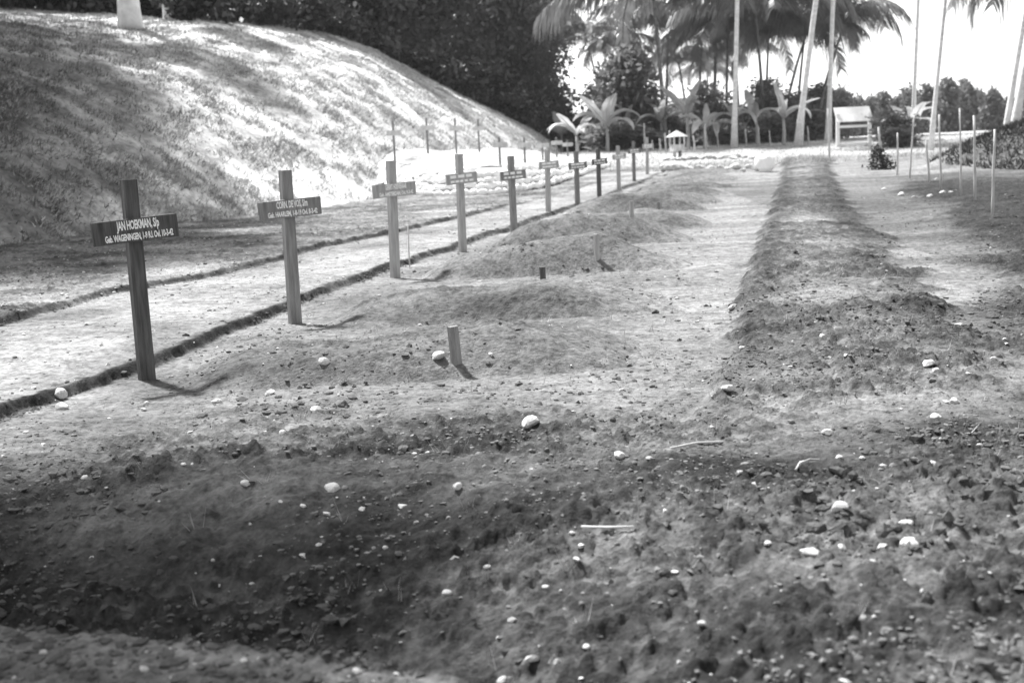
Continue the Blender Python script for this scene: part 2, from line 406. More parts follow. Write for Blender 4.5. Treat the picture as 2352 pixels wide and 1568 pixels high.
# ------------------------------------------------------------------ stones
def rock_mesh(name, seed, sub=2, flat=0.65, rough_=0.25):
    import bmesh
    rg = random.Random(seed); bm = bmesh.new(); bmesh.ops.create_icosphere(bm, subdivisions=sub, radius=0.5)
    planes = [(Vector((rg.gauss(0, 1), rg.gauss(0, 1), rg.gauss(0, 1))).normalized(), rg.uniform(0.27, 0.42)) for _ in range(9)]
    for v in bm.verts:
        co = v.co.copy()
        for n, d in planes:
            k = co.dot(n)
            if k > d: co -= n*(k-d)*0.85
        co *= 1+rg.uniform(-rough_, rough_)*0.22
        co.z *= flat; v.co = co
    me = bpy.data.meshes.new(name); bm.to_mesh(me); bm.free(); return me
ROCKS = [rock_mesh('stone_%d' % i, 100+i, 2, random.uniform(0.55, 0.8)) for i in range(6)]
ROCKB = [rock_mesh('block_%d' % i, 200+i, 2, random.uniform(0.7, 0.9), 0.1) for i in range(6)]

# retaining wall: every facing stone a part
wall = thing('retaining_wall', (-0.5, 32.6, 0.2), 'long curved whitewashed rubble retaining wall holding up the cross terrace', 'wall')
def lime(me):
    c = me.copy(); c.materials.clear(); c.materials.append(M_LIME); return c
LB = [lime(b) for b in ROCKB]
core = MB(); pv = []
for i in range(0, 160, 3):
    x, y, h = wl[i]; j = min(i+1, 159); k = max(i-1, 0)
    t = Vector((wl[j][0]-wl[k][0], wl[j][1]-wl[k][1], 0)).normalized(); nrm = Vector((-t.y, t.x, 0))
    zb = float(base_z(y))
    pv.append([Vector((x, y, zb-0.1))+nrm*0.06, Vector((x, y, zb+h-0.06))+nrm*(0.08+0.8*h), Vector((x, y, zb+h-0.06))+nrm*(0.35+0.8*h), Vector((x, y, zb-0.1))+nrm*(0.35+0.8*h)])
vs = [v for p in pv for v in p]; fs = []
for i in range(len(pv)-1):
    for k in range(4): fs.append((i*4+k, i*4+(k+1) % 4, (i+1)*4+(k+1) % 4, (i+1)*4+k))
core.add(vs, fs); o = core.obj('wall_core', M_LIME, wall); o.matrix_parent_inverse = Matrix.Translation(-Vector(wall.location))
seg = np.r_[0, np.cumsum(np.hypot(np.diff(wl[:, 0]), np.diff(wl[:, 1])))]
nst = 0
for row in range(4):
    s = random.uniform(0, 0.2)
    while s < seg[-1]:
        wdt = random.uniform(0.17, 0.34); x = np.interp(s+wdt/2, seg, wl[:, 0]); y = np.interp(s+wdt/2, seg, wl[:, 1]); h = np.interp(s+wdt/2, seg, wl[:, 2])
        nrows = max(1, round(h/0.16)); rh = h/nrows
        if row < nrows and nst < 285:
            a = math.atan2(np.interp(s+wdt, seg, wl[:, 1])-np.interp(s, seg, wl[:, 1]), np.interp(s+wdt, seg, wl[:, 0])-np.interp(s, seg, wl[:, 0]))
            q = link('stone', random.choice(LB), None, wall); nst += 1
            q.location = Vector((x-math.sin(a)*0.8*rh*(row+0.5), y+math.cos(a)*0.8*rh*(row+0.5), float(base_z(y))+rh*(row+0.5)+random.uniform(-0.01, 0.02))) - Vector(wall.location)
            q.rotation_euler = (random.uniform(-.6, .1), random.uniform(-.2, .2), a+random.uniform(-.2, .2)+random.choice([0, math.pi]))
            q.scale = (wdt*1.35, 0.20, rh*1.8)
        s += wdt

# rubble kerb on the right with a rounded white boulder at its end
kc = ground_hit(1640, 392)
kerb = thing('rubble_kerb', (kc.x, kc.y, ground_z(kc.x, kc.y)), 'low kerb of loose pale rubble stones across the end of the graves', 'stone kerb')
RB = []
for b in ROCKS:
    c = b.copy(); c.materials.clear(); c.materials.append(M_RUBBLE); RB.append(c)
def kpart(px, py, w_, h_, lift=0.0, mesh=None, dep=None, m_=None):
    p = ground_hit(px, py); z0 = ground_z(p.x, p.y); u = p.y/FPX
    q = link('stone', mesh or random.choice(RB), None, kerb)
    q.location = Vector((p.x, p.y, z0 + lift + h_*u*0.45)) - Vector(kerb.location)
    q.scale = (w_*u*1.1, (dep or w_*0.75)*u, h_*u*1.5); q.rotation_euler = (random.uniform(-.15, .15), random.uniform(-.15, .15), random.uniform(-.5, .5))
for px, py, w_, h_ in [(1523, 397, 22, 22), (1552, 397, 60, 26), (1585, 393, 22, 14), (1605, 393, 34, 18), (1632, 396, 26, 20), (1655, 394, 26, 18), (1672, 397, 22, 14),
                       (1690, 392, 30, 22), (1708, 396, 16, 12), (1722, 390, 26, 14), (1738, 395, 22, 16)]:
    kpart(px, py, w_, h_)
for px in range(1530, 1745, 14):
    kpart(px, 388-0.02*(px-1530)+random.uniform(-1, 1), random.uniform(15, 24), random.uniform(8, 13), 0.26+random.uniform(0, 0.03), dep=26)
p = ground_hit(1756, 394)
q = link('boulder', lime(rock_mesh('boulder', 31, 3, 0.95, 0.12)), None); q.location = (p.x, p.y, ground_z(p.x, p.y)+0.22); q.scale = (0.62, 0.55, 0.80); q.rotation_euler = (0, 0, 0.4)
tag(q, 'rounded whitewashed boulder standing at the end of the rubble kerb', 'boulder')

# pale loose stones on the soil
SP = [(1008, 862, 34), (497, 914, 24), (725, 943, 30), (330, 930, 14), (335, 914, 12), (142, 929, 34), (140, 905, 32), (620, 897, 26), (747, 871, 26), (610, 997, 12), (947, 1004, 12),
      (190, 1068, 20), (762, 1094, 32), (563, 1090, 22), (1218, 982, 40), (1672, 928, 36), (2135, 1082, 24), (2192, 940, 24), (2150, 972, 24), (2130, 878, 30), (2150, 892, 18), (2225, 892, 15),
      (2282, 840, 15), (2202, 779, 17), (1902, 997, 28), (1425, 1043, 32), (1930, 1187, 38), (2092, 1255, 54), (2082, 1209, 32), (1862, 1268, 42), (785, 1470, 28), (1144, 1376, 26),
      (890, 1413, 26), (745, 1240, 15), (1684, 718, 22), (1312, 1192, 15), (1342, 1358, 18), (2006, 1311, 15), (1400, 474, 14), (1417, 471, 10), (1050, 1113, 22), (1115, 1225, 16), (1020, 1240, 22),
      (240, 1425, 22), (100, 1500, 18), (560, 1530, 16), (330, 1540, 18), (820, 1545, 20), (1110, 770, 12), (1210, 760, 14), (965, 750, 10), (870, 680, 10), (790, 655, 11), (712, 748, 16),
      (1555, 690, 9), (2135, 460, 12), (2030, 438, 12), (2150, 413, 9), (2070, 452, 18), (2100, 456, 12), (2165, 452, 16), (2185, 452, 12), (650, 1005, 18), (1705, 825, 14), (1490, 1060, 14), (1610, 1380, 22),
      (1440, 1500, 30), (1940, 1545, 34), (1540, 1480, 24), (1700, 1100, 16), (1765, 1140, 12), (1980, 1060, 16), (2250, 1030, 14), (420, 1060, 14), (880, 1180, 14), (1250, 1270, 18), (480, 1180, 12)]
STL = {0: 'large pale stone beside the thick short peg', 5: 'rounded pale stone at the sod edge of the path, lower of two', 6: 'rounded pale stone at the sod edge of the path, upper of two', 1: 'pale stone on the first grave mound nearer its cross',
       2: 'blocky pale stone at the front of the first grave mound', 27: 'largest blocky pale stone on the dark shaded soil', 28: 'flat pale stone touching the largest blocky stone', 14: 'flat pale stone on the worn strip before the graves',
       15: 'blocky pale stone beside dark clods at the end of the dug strip', 30: 'rounded pale stone in the dark hollow', 34: 'pale stone against the clean edge of the dug strip'}
for i, (px, py, s) in enumerate(SP):
    p = ground_hit(px, py); d = s/FPX*(p - Vector((0, 0, CAMH))).length*1.15
    o = link('stone', ROCKS[i % 6], M_STONE); o.scale = (d*random.uniform(0.9, 1.2), d*random.uniform(0.75, 1.1), d*random.uniform(0.8, 1.1))
    o.location = (p.x, p.y, top_z(p.x, p.y)+d*0.14); o.rotation_euler = (random.uniform(-.3, .3), random.uniform(-.3, .3), random.uniform(0, 6.3))
    tag(o, STL.get(i, 'small pale stone lying loose on the bare soil'), 'stone', 'loose pale stones on the soil')

def scatter_lumps(name, n, region, mat_, smin, smax, power=2.2, seed=1, sub=1, weight=None, lift=0.1):
    """many small lumps joined: nobody could count them"""
    rg = np.random.default_rng(seed); import bmesh
    bm = bmesh.new(); bmesh.ops.create_icosphere(bm, subdivisions=sub, radius=0.5)
    bv = np.array([v.co[:] for v in bm.verts]); bf = np.array([[v.index for v in f.verts] for f in bm.faces]); bm.free()
    xs, ys = region(rg, n*3)
    z_, t_, r_ = fields(xs, ys)
    pr = weight(xs, ys, r_) if weight is not None else r_
    keep = rg.random(len(xs)) < pr
    xs, ys, z_, r_ = xs[keep][:n], ys[keep][:n], z_[keep][:n], r_[keep][:n]
    n = len(xs); z_ = z_ + relief(xs, ys, r_) + mounds_h(xs, ys)
    s = smin*(smax/smin)**(rg.random(n)**power)
    nv = len(bv)
    jit = 1 + rg.uniform(-0.5, 0.45, (n, nv, 1))
    sc = np.stack([s*rg.uniform(.8, 1.4, n), s*rg.uniform(.7, 1.1, n), s*rg.uniform(.45, .8, n)], -1)[:, None, :]
    P = bv[None]*jit*sc; a = rg.uniform(0, 6.28, n); c, si = np.cos(a)[:, None], np.sin(a)[:, None]
    Q = np.stack([P[..., 0]*c-P[..., 1]*si, P[..., 0]*si+P[..., 1]*c, P[..., 2]], -1) + np.stack([xs, ys, z_+s*lift], -1)[:, None, :]
    FF = bf[None] + (np.arange(n)*nv)[:, None, None]
    o = link(name, big_mesh(name, Q.reshape(-1, 3), FF.reshape(-1, 3), True), mat_); return o
def fan(y0, y1, t0=-0.43, t1=0.43):
    def f(rg, n):
        y = y0*(y1/y0)**rg.random(n); return (rg.uniform(t0, t1, n)*(y+0.3), y)
    return f
def clump(x, y): return np.clip(0.35+2.0*fbm(x, y, 0.9, 3, 77), 0.02, 1)
tag(scatter_lumps('soil_clods', 1800, fan(2.2, 26), M_CLOD, 0.018, 0.07, 2.2, 1, 1, lambda x, y, r: r*clump(x, y), -0.08),
    'crumbled dark clods strewn over the dug soil', 'soil clods', kind='stuff')
tag(scatter_lumps('dark_soil_crumbs', 20000, fan(2.2, 34), M_CLOD, 0.008, 0.045, 2.0, 12, 0, lambda x, y, r: np.clip(r+0.22, 0, 1)*clump(x, y), 0.02),
    'fine dark crumbs of dug soil over the plot', 'soil crumbs', kind='stuff')
tag(scatter_lumps('dry_soil_crumbs', 18000, fan(2.2, 36), M_CLODP, 0.006, 0.026, 1.8, 2, 0, lambda x, y, r: np.clip(r+0.3, 0, 1)*clump(y, x), 0.05),
    'fine dry crumbs of lighter soil over the whole plot', 'soil crumbs', kind='stuff')
tag(scatter_lumps('pebbles', 4200, fan(2.5, 34), M_STONE, 0.008, 0.035, 2.6, 3, 1, lambda x, y, r: np.where(x < xat(PL, y), 1.0, np.where(x < xat(PR, y), 0.25, 0.06))),
    'scattered pale pebbles thickest between path and grassy bank', 'pebbles', kind='stuff')
def along(L, n_, wdt):
    def f(rg, n):
        y = 4.0*(32/4.0)**rg.random(n); return (xat(L, y)+0.03+rg.normal(0, wdt, n), y)
    return f
def gaps(x, y, r): return np.clip(0.5+3*fbm(x, y, 0.8, 3, 95), 0.02, 1)
tag(scatter_lumps('path_edge_clods', 1500, along(PR, 0, 0.03), M_CLOD, 0.012, 0.05, 2.0, 4, 1, gaps, -0.1),
    'dark ragged sods along the grave side edge of the path', 'sods', kind='stuff')
tag(scatter_lumps('path_edge_clods', 1000, along(PL, 0, 0.03), M_CLOD, 0.012, 0.045, 2.0, 5, 1, gaps, -0.1),
    'dark crumbled sods along the bank side edge of the path', 'sods', kind='stuff')

# ------------------------------------------------------------------ grave mounds
for i, p in enumerate(CP):
    nu, nv = (230, 130) if i < 3 else (130, 80)
    cx, cy = MC[i]
    u = np.linspace(-1, 1, nu)[:, None]*np.ones((1, nv)); v = np.ones((nu, 1))*np.linspace(-1, 1, nv)[None]
    x = cx + u*(ML/2+0.3); y = cy + v*(MW/2+0.2)
    zz, tn, rg_ = fields(x, y); hh, pr = mound_rise(i, x, y)
    z = zz - 0.014 + hh + 0.012*np.clip(pr*4, 0, 1) + relief(x, y, np.maximum(rg_, (0.42 if i < 2 else 0.25)*np.clip(pr*2.5, 0, 1)))
    ii = np.arange(nu*nv).reshape(nu, nv); f = np.stack([ii[:-1, :-1], ii[1:, :-1], ii[1:, 1:], ii[:-1, 1:]], -1).reshape(-1, 4)
    P = np.stack([x-cx, y-cy, z], -1).reshape(-1, 3)
    me = big_mesh('grave_mound', P, f); set_tone(me, (tn*(1-0.18*np.clip(pr*3, 0, 1))+np.clip(pr*3, 0, 1)*0.04*fbm(x, y, 1.6, 3, 83)).ravel())
    o = link('grave_mound', me, M_SOIL, smooth=True); o.location = (cx, cy, 0)
    tag(o, 'low bare earth grave mound at the %s cross along the path' % ORD[i], 'grave mound', 'grave mounds in the row')

# ------------------------------------------------------------------ wooden crosses
def text_mesh(lines, name):
    mb = []
    for txt, size, x, z in lines:
        cu = bpy.data.curves.new(name, 'FONT'); cu.body = txt; cu.size = size; cu.align_x = 'CENTER'; cu.offset = size*0.035; cu.space_character = 0.94
        cu.resolution_u = 2
        ob = bpy.data.objects.new('t', cu); C.objects.link(ob); bpy.context.view_layer.update()
        me = bpy.data.meshes.new_from_object(ob.evaluated_get(bpy.context.evaluated_depsgraph_get()))
        mb.append(([(v.co.x+x, -v.co.z, v.co.y+z) for v in me.vertices], [tuple(p.vertices) for p in me.polygons]))
        bpy.data.objects.remove(ob); bpy.data.curves.remove(cu); bpy.data.meshes.remove(me)
    b = MB()
    for v_, f_ in mb: b.add(v_, f_)
    return b.mesh(name)
WD = [wood(0.040, 0.12, 'dark_stained_wood'), wood(0.14, 0.28, 'weathered_wood'), wood(0.26, 0.42, 'bleached_wood'), wood(0.12, 0.22, 'grey_wood')]
WSEL = [0, 1, 2, 2, 1, 2, 3, 0, 2, 3, 2]
TXT = {0: ('JAN HOEKMAN, S/p', 'Geb. WAGENINGEN, 1-9 R.I. Ovl. 10-3-42'), 1: ('CORN. DE VOS, S/m', 'Geb. HAARLEM, 1-8-19 Ovl. 8-3-42'), 2: ('GERRIT HOEVENAAR', 'Geb. AMSTERDAM, Ovl. 9-3-42')}
CL = ['tall dark stained wooden cross with white painted name board beside stone-littered grave', 'grey weathered wooden cross with white lettered board, second along the path',
      'bleached wooden cross with white lettered board, third along the path', 'very pale bleached wooden cross in front of white wall, fourth along the path',
      'grey wooden cross in front of white wall, fifth along the path', 'faded wooden cross beside dark opening of white wall, sixth along the path',
      'grey wooden cross near thin end of white wall, seventh along the path', 'dark wooden cross near thin end of white wall, eighth along the path',
      'slim pale wooden cross, ninth along the path', 'slim grey wooden cross, tenth along the path', 'slim pale wooden cross beside rubble kerb, eleventh along the path']
for i, p in enumerate(CP):
    H = [1.16, 1.14, 1.16, 1.2, 1.12, 1.12, 1.12, 1.14, 1.08, 1.08, 1.08][i]
    sc = 1.0 if i < 9 else 0.92
    t = thing('wooden_cross', (p.x, p.y, top_z(p.x, p.y)), CL[i], 'cross', 'crosses along the path', rz=R(36+random.uniform(-3, 3)))
    t.rotation_euler.x = R(random.uniform(-1.0, 1.0)); t.rotation_euler.y = R(random.uniform(-0.8, 0.8)) if i else 0
    wm = WD[WSEL[i]]
    b = MB(); wv, dv = 0.088*sc, 0.06*sc
    b.box((0, 0, H/2-0.15), (wv, dv, H+0.3), taper=0.94); b.obj('post', wm, t)
    b = MB(); bw_, bh = (0.50, 0.132) if i < 3 else (0.44, 0.13)
    zc = H*0.755
    b.box((0, 0, 0), (bw_, 0.022, bh), jit=0.001); bd = b.obj('name_board', wm, t); bd.location = (0, -dv/2-0.0125, zc); bd.rotation_euler.y = R(-2.6+random.uniform(-.5, .5))
    if i in TXT:
        for body, size, wid, x0, z0 in ((TXT[i][0], 0.070, 0.50, 0.03, 0.008), (TXT[i][1], 0.052, 0.80, 0.03, -0.053)):
            tm = text_mesh([(body, size, 0, z0)], 'lettering'); tm.materials.append(M_WHITE)
            xs_ = [v.co.x for v in tm.vertices]; k_ = wid*bw_/(max(xs_)-min(xs_))
            for v in tm.vertices: v.co.x = v.co.x*k_ + x0*bw_
            lt = link('lettering', tm, None, bd); lt.location = (0, -0.0125, 0)
    else:
        lb = MB(); rr = random.Random(i)
        for zz_, hh, nseg in ((0.028, 0.036, 3), (-0.03, 0.026, 5)):
            x0 = -bw_*0.38
            for k in range(nseg):
                ww = bw_*0.70/nseg*rr.uniform(0.75, 1.0)
                lb.box((x0+ww/2, 0, zz_), (ww, 0.002, hh)); x0 += bw_*0.76/nseg
        lt = lb.obj('lettering', M_WHITE, bd); lt.location = (0, -0.0125, 0)
# crosses on the terrace
for k, (px, py, top) in enumerate([(910, 417, 322), (986, 405, 325), (1051, 398, 318), (1103, 386, 312), (1149, 380, 316), (1206, 374, 318), (1247, 368, 322), (1279, 362, 316), (1304, 360, 322)]):
    p = hit(px, py); sc = p.y/FPX; H = min((py-top)*sc, 1.2)
    t = thing('terrace_cross', (p.x, p.y, p.z), 'thin dark wooden cross with pale name board on the terrace above the white wall', 'cross', 'crosses on the terrace', rz=R(28))
    b = MB(); b.box((0, 0, H/2-0.15), (0.05, 0.04, H+0.3), taper=0.95); b.obj('post', WD[3], t)
    b = MB(); b.box((0, -0.035, H*0.72), (0.44, 0.02, 0.14)); b.obj('name_board', M_STAKE, t)

# foot pegs
for k, (px, py, top, wd_) in enumerate([(1050, 862, 777, 24), (1250, 694, 650, 13), (1373, 622, 566, 12), (1453, 553, 510, 10), (1513, 492, 465, 8)]):
    p = ground_hit(px, py); sc = p.y/FPX; zb = top_z(p.x, p.y); H = (py-top)*sc*1.02
    o = MB().box((0, 0, H/2-0.1), (wd_*sc*0.92, wd_*sc*0.6, H+0.2), taper=0.97, jit=0.002).mesh('grave_peg')
    o = link('grave_peg', o, [WD[1], WD[0], WD[2], WD[2], WD[3]][k]); o.location = (p.x, p.y, zb); o.rotation_euler = (R(random.uniform(-2, 2)), R(-3 if k < 2 else 0), R(28))
    tag(o, ['thick short grey wooden peg beside a large pale stone', 'short dark split wooden peg on the second grave', 'short pale wooden peg on the third grave',
            'short bleached wooden peg on the fourth grave', 'short grey wooden peg on the fifth grave'][k], 'peg', 'foot pegs of the graves')

# thin stakes
def stake(px, py, tx, ty, wpx, label, group, name='stake', m_=None, y_=None):
    p = hit(px, py); d = p.y if y_ is None else y_; q = at(tx, ty, p.y)
    w_ = max(wpx*0.72*p.y/FPX, 0.012)/2; b = MB(); dv = q-p
    n = 5; b.tube([dv*(k/n)-Vector((0, 0, 0.15 if k == 0 else 0)) + Vector((random.uniform(-.3, .3)*w_, 0, 0)) for k in range(n+1)], [w_*(1.1-0.3*k/n) for k in range(n+1)], 7, 0.1)
    o = b.obj(name, m_ or M_STAKE, smooth=True); o.location = p
    return tag(o, label, 'stake', group)
for a in [(2279, 521, 2285, 297, 9), (2240, 478, 2237, 265, 9), (2207, 463, 2205, 249, 6), (2162, 443, 2157, 263, 7), (2134, 420, 2127, 322, 8), (2089, 408, 2099, 267, 6), (2061, 400, 2062, 305, 6)]:
    stake(*a, 'thin upright bamboo stake in the rough ground before the dark bank', 'stakes before the dark bank')
stake(2026, 388, 2018, 292, 9, 'pale stake standing inside the small dark bush', 'stake in bush')
stake(2325, 358, 2306, 297, 6, 'thin stick leaning on the dark overgrown bank', 'stick on bank')
stake(941, 612, 937, 520, 4, 'very thin pale cane beside the path edge sods', 'cane by path')
for px, py, ty in [(1405, 345, 285), (1482, 345, 283), (1500, 346, 322), (1518, 350, 318), (1530, 350, 305), (1541, 348, 300), (1375, 345, 300), (1622, 345, 285), (1650, 340, 300), (1596, 350, 312), (1715, 338, 295),
                   (1745, 336, 290), (1770, 336, 300), (1345, 342, 298), (1322, 341, 296), (1858, 333, 290), (1905, 360, 250), (1292, 340, 300)]:
    stake(px, py, px-3, ty, 6.5 if py > 343 else 5, 'pale fence stake in front of the banana plants and palms', 'fence stakes before the palms', 'fence_stake')

# notice board
p = ground_hit(1961, 336); p.z = ground_z(p.x, p.y); u = p.y/FPX
nb = thing('notice_board', p, 'white framed notice board with pale panel standing on open ground by the palms', 'notice board', rz=R(4))
hw = 37*u
for s in (-1, 1): MB().box((s*hw, 0, 36*u), (7.5*u, 0.10, 76*u)).obj('post', M_WHITE, nb)
pn = MB().box((0, 0, 0), (83*u, 0.04, 42*u)).obj('panel', M_BOARD, nb); pn.location = (0, 0.05, 72*u); pn.rotation_euler.x = R(-40)
MB().box((0, 0.0, 45*u), (67*u, 0.06, 6*u)).obj('crossbar', M_WHITE, nb)
MB().box((0, 0.0, 4*u), (67*u, 0.06, 7*u)).obj('crossbar', M_WHITE, nb)

# small roofed shrine on a post
p = ground_hit(1556, 366); p.z = ground_z(p.x, p.y); u = p.y/FPX*0.82
sh = thing('roofed_shrine', p, 'small pale shrine box with pyramid roof raised on legs behind the rubble kerb', 'shrine', rz=R(15))
b = MB(); r = 24*u; b.add([(-r, -r, 62*u), (r, -r, 62*u), (r, r, 62*u), (-r, r, 62*u), (0, 0, 80*u)], [(3, 2, 1, 0), (0, 1, 4), (1, 2, 4), (2, 3, 4), (3, 0, 4)]); b.obj('roof', M_STAKE, sh)
for sx in (-1, 1):
    for sy in (-1, 1): MB().box((sx*15*u, sy*15*u, 51*u), (4*u, 4*u, 22*u)).obj('corner_post', M_STAKE, sh)
MB().box((0, 0, 32*u), (32*u, 32*u, 18*u)).obj('box', M_STAKE, sh)
MB().box((-8*u, 0, 9*u), (6*u, 7*u, 30*u)).obj('leg', M_STAKE, sh); MB().box((8*u, 0, 9*u), (7*u, 7*u, 30*u)).obj('leg', M_TRUNKD, sh)

# ------------------------------------------------------------------ vegetation builders
def leaf_mesh(name, n, blobs, size, seed, per=36, spread=0.5, drop=0.0, elong=1.8):
    """leaf-sized diamond faces gathered in clumps on a set of ellipsoid blobs (cx,cy,cz,rx,ry,rz)"""
    rg = np.random.default_rng(seed); nc_ = max(1, n//per)
    wts = np.array([b[3]*b[4]*b[5] for b in blobs])**0.67; wts /= wts.sum()
    bi = rg.choice(len(blobs), nc_, p=wts); B = np.array(blobs)[bi]
    d = rg.normal(size=(nc_, 3)); d /= np.linalg.norm(d, axis=1)[:, None]
    rad = rg.uniform(0.35, 1.05, nc_)**0.6
    cc = B[:, :3] + d*B[:, 3:]*rad[:, None]
    ci = np.repeat(np.arange(nc_), per); n = len(ci)
    off = rg.normal(size=(n, 3))*spread*np.array([1, 1, 0.6])
    P = cc[ci] + off; P[:, 2] -= drop*np.abs(off[:, 0])
    a = rg.normal(size=(n, 3)); a[:, 2] -= 0.3; a /= np.linalg.norm(a, axis=1)[:, None]
    b = rg.normal(size=(n, 3)); b -= (b*a).sum(1)[:, None]*a; b /= np.linalg.norm(b, axis=1)[:, None]
    s = size*rg.uniform(0.5, 1.3, n)[:, None]
    V = np.stack([P, P+a*s*elong*0.5+b*s*0.5, P+a*s*elong, P+a*s*elong*0.5-b*s*0.5], 1).reshape(-1, 3)
    return big_mesh(name, V, np.arange(n*4).reshape(n, 4))
def limb_mesh(name, H, r0, seed, nl=6, spread=2.5, bend=0.3):
    rg = random.Random(seed); b = MB(); pts = [Vector((0, 0, -0.4))]; n = 6
    for k in range(1, n+1): pts.append(Vector((rg.uniform(-bend, bend)*k/n, rg.uniform(-bend, bend)*k/n, H*k/n)))
    b.tube(pts, [r0*(1.25 if k == 0 else 1-0.7*k/n) for k in range(n+1)], 9, 0.06)
    for k in range(nl):
        q = pts[rg.randint(2, n-1)]; a = rg.uniform(0, 6.28); L = spread*rg.uniform(0.6, 1.1)
        e = [q, q+Vector((math.cos(a)*L*0.5, math.sin(a)*L*0.5, L*0.35)), q+Vector((math.cos(a)*L, math.sin(a)*L, L*0.8))]
        b.tube(e, [r0*0.45, r0*0.28, r0*0.08], 6)
    return b.mesh(name)
def blobset(H, rx, rz, n, seed, z0=0.45):
    rg = random.Random(seed); out = []
    for _ in range(n):
        a = rg.uniform(0, 6.28); d = rg.uniform(0.1, 0.75)*rx; z_ = H*rg.uniform(z0, 1.0)
        k = rg.uniform(0.35, 0.6); out.append((math.cos(a)*d, math.sin(a)*d, z_, rx*k, rx*k, rz*k))
    return out
def plant_tree(name, loc, crown, trunk, label, cat, group, cm, tm, rz=0, sc=(1, 1, 1), lean=None):
    t = thing(name, loc, label, cat, group, rz); t.scale = sc
    if lean: t.rotation_euler.x, t.rotation_euler.y = lean
    c = link('crown', crown, cm, t); s = link('trunk', trunk, tm, t); return t

# dark wood behind the embankment
FC = [leaf_mesh('crown', 9000, blobset(13, 4.2, 4.6, 13, 300+i, 0.06), 0.30, 310+i, 40, 0.55) for i in range(3)]
FT_ = [limb_mesh('trunk', 11, 0.24, 320+i, 8, 3.0) for i in range(3)]
FL = ['dense dark broadleaf tree in the wood behind the grassy embankment', 'dark drooping tree in the wood behind the grassy embankment', 'dark bushy tree in the wood behind the grassy embankment']
k = 0
for x, y, s in [(-30, 62, 1.2), (-26, 61, 1.0), (-23, 66, 1.2), (-20.5, 62, 1.05), (-16.5, 65, 1.2), (-17.5, 61, 0.8), (-13.0, 64, 1.0), (-11, 67, 1.2), (-9.5, 63.5, 0.9), (-7, 70, 1.15),
                (-6.5, 74, 1.0), (-14, 72, 1.3), (-20, 74, 1.3), (-9, 78, 1.3)]:
    z0 = max(float(base_z(y)), (emb_z(x, y) or -9))
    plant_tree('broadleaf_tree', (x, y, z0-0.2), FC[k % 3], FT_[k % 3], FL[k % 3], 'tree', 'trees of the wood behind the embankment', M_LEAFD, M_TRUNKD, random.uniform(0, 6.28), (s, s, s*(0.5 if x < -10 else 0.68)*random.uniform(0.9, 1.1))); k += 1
# lighter feathery trees at the end of the wood
LC = [leaf_mesh('crown', 6500, blobset(11, 2.6, 3.4, 12, 340+i, 0.12), 0.22, 342+i, 30, 0.55) for i in range(2)]
LT = [limb_mesh('trunk', 9, 0.13, 346+i, 8, 2.0) for i in range(2)]
for j, (px, y, s) in enumerate([(940, 68, 0.9), (1010, 69, 0.95), (1075, 70, 0.95), (1130, 72, 1.1), (1195, 71, 0.9), (1235, 74, 0.95), (1160, 80, 1.25), (1085, 80, 1.3), (1262, 70, 0.55), (1010, 78, 1.3)]):
    q = at(px, 335, y)
    plant_tree('feathery_tree', (q.x, y, float(base_z(y))-0.1), LC[j % 2], LT[j % 2], ['loose feathery tree standing before the dark wood behind the embankment', 'feathery tree at the open end of the dark wood'][px > 1120], 'tree', 'feathery trees at the wood edge', M_LEAFM, M_TRUNKD, random.uniform(0, 6), (s, s, s))
# undergrowth along the crest
SC = [leaf_mesh('crown', 2200, blobset(1.3, 1.3, 0.9, 6, 360+i, 0.15), 0.16, 362+i, 22, 0.28) for i in range(2)]
ST_ = [limb_mesh('trunk', 0.9, 0.035, 366+i, 4, 0.6, 0.1) for i in range(2)]
for j, (px, py, s) in enumerate([(470, 20, 1.0), (560, 52, 0.8), (640, 66, 1.0), (730, 80, 1.1), (800, 92, 0.9), (905, 118, 1.1), (960, 150, 0.9), (1040, 196, 1.0), (1095, 224, 1.0), (1150, 250, 1.0), (1195, 272, 0.9), (1235, 295, 0.8), (240, 30, 1.1), (160, 20, 1.3), (60, 25, 1.2), (1265, 318, 0.7)]):
    i_ = None
    for dy in range(0, 60, 4):
        i_ = hit_e(px-10, py+dy)
        if i_: break
    if i_ is None: continue
    q = i_ + Vector((-0.6, 1.6, 0)); z0 = emb_z(q.x, q.y)
    if z0 is None: z0 = i_.z-0.3
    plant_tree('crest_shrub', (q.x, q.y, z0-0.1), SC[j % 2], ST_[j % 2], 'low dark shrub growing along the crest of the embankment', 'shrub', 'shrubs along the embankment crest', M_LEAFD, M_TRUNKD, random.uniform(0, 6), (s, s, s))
# big pale trunk on the embankment, its crown high above, and slimmer pale trunks
def pale_tree(px, py, wpx, label, lean=0.0, H=11, crownscale=1.0):
    p = None
    while p is None: p = hit_e(px, py); py += 3
    u = (p-Vector((0, 0, CAMH))).length/FPX; r = wpx*u/2
    b = MB(); n = 9; b.tube([(lean*H*(k/n), 0, H*k/n-0.3) for k in range(n+1)], [r*(1.18 if k == 0 else 1.0-0.45*k/n) for k in range(n+1)], 14, 0.03)
    t = thing('pale_trunk_tree', p, label, 'tree', 'pale trunked trees on the embankment')
    b.obj('trunk', M_LIMETRUNK, t, True)
    c = link('crown', PC, M_LEAFD, t); c.location = (lean*H, 0.5, H*0.62); c.scale = (crownscale*0.5,)*3
PC = leaf_mesh('crown', 6000, blobset(6.5, 3.6, 2.6, 12, 380, 0.35), 0.26, 381, 36, 0.5)
pale_tree(301, 66, 48, 'thick white barked tree standing on the brow of the embankment', -0.02)
pale_tree(384, 17, 17, 'slim white barked tree just behind the thick white trunk', 0.0, 10, 0.8)
q = at(737, 36, 60); 
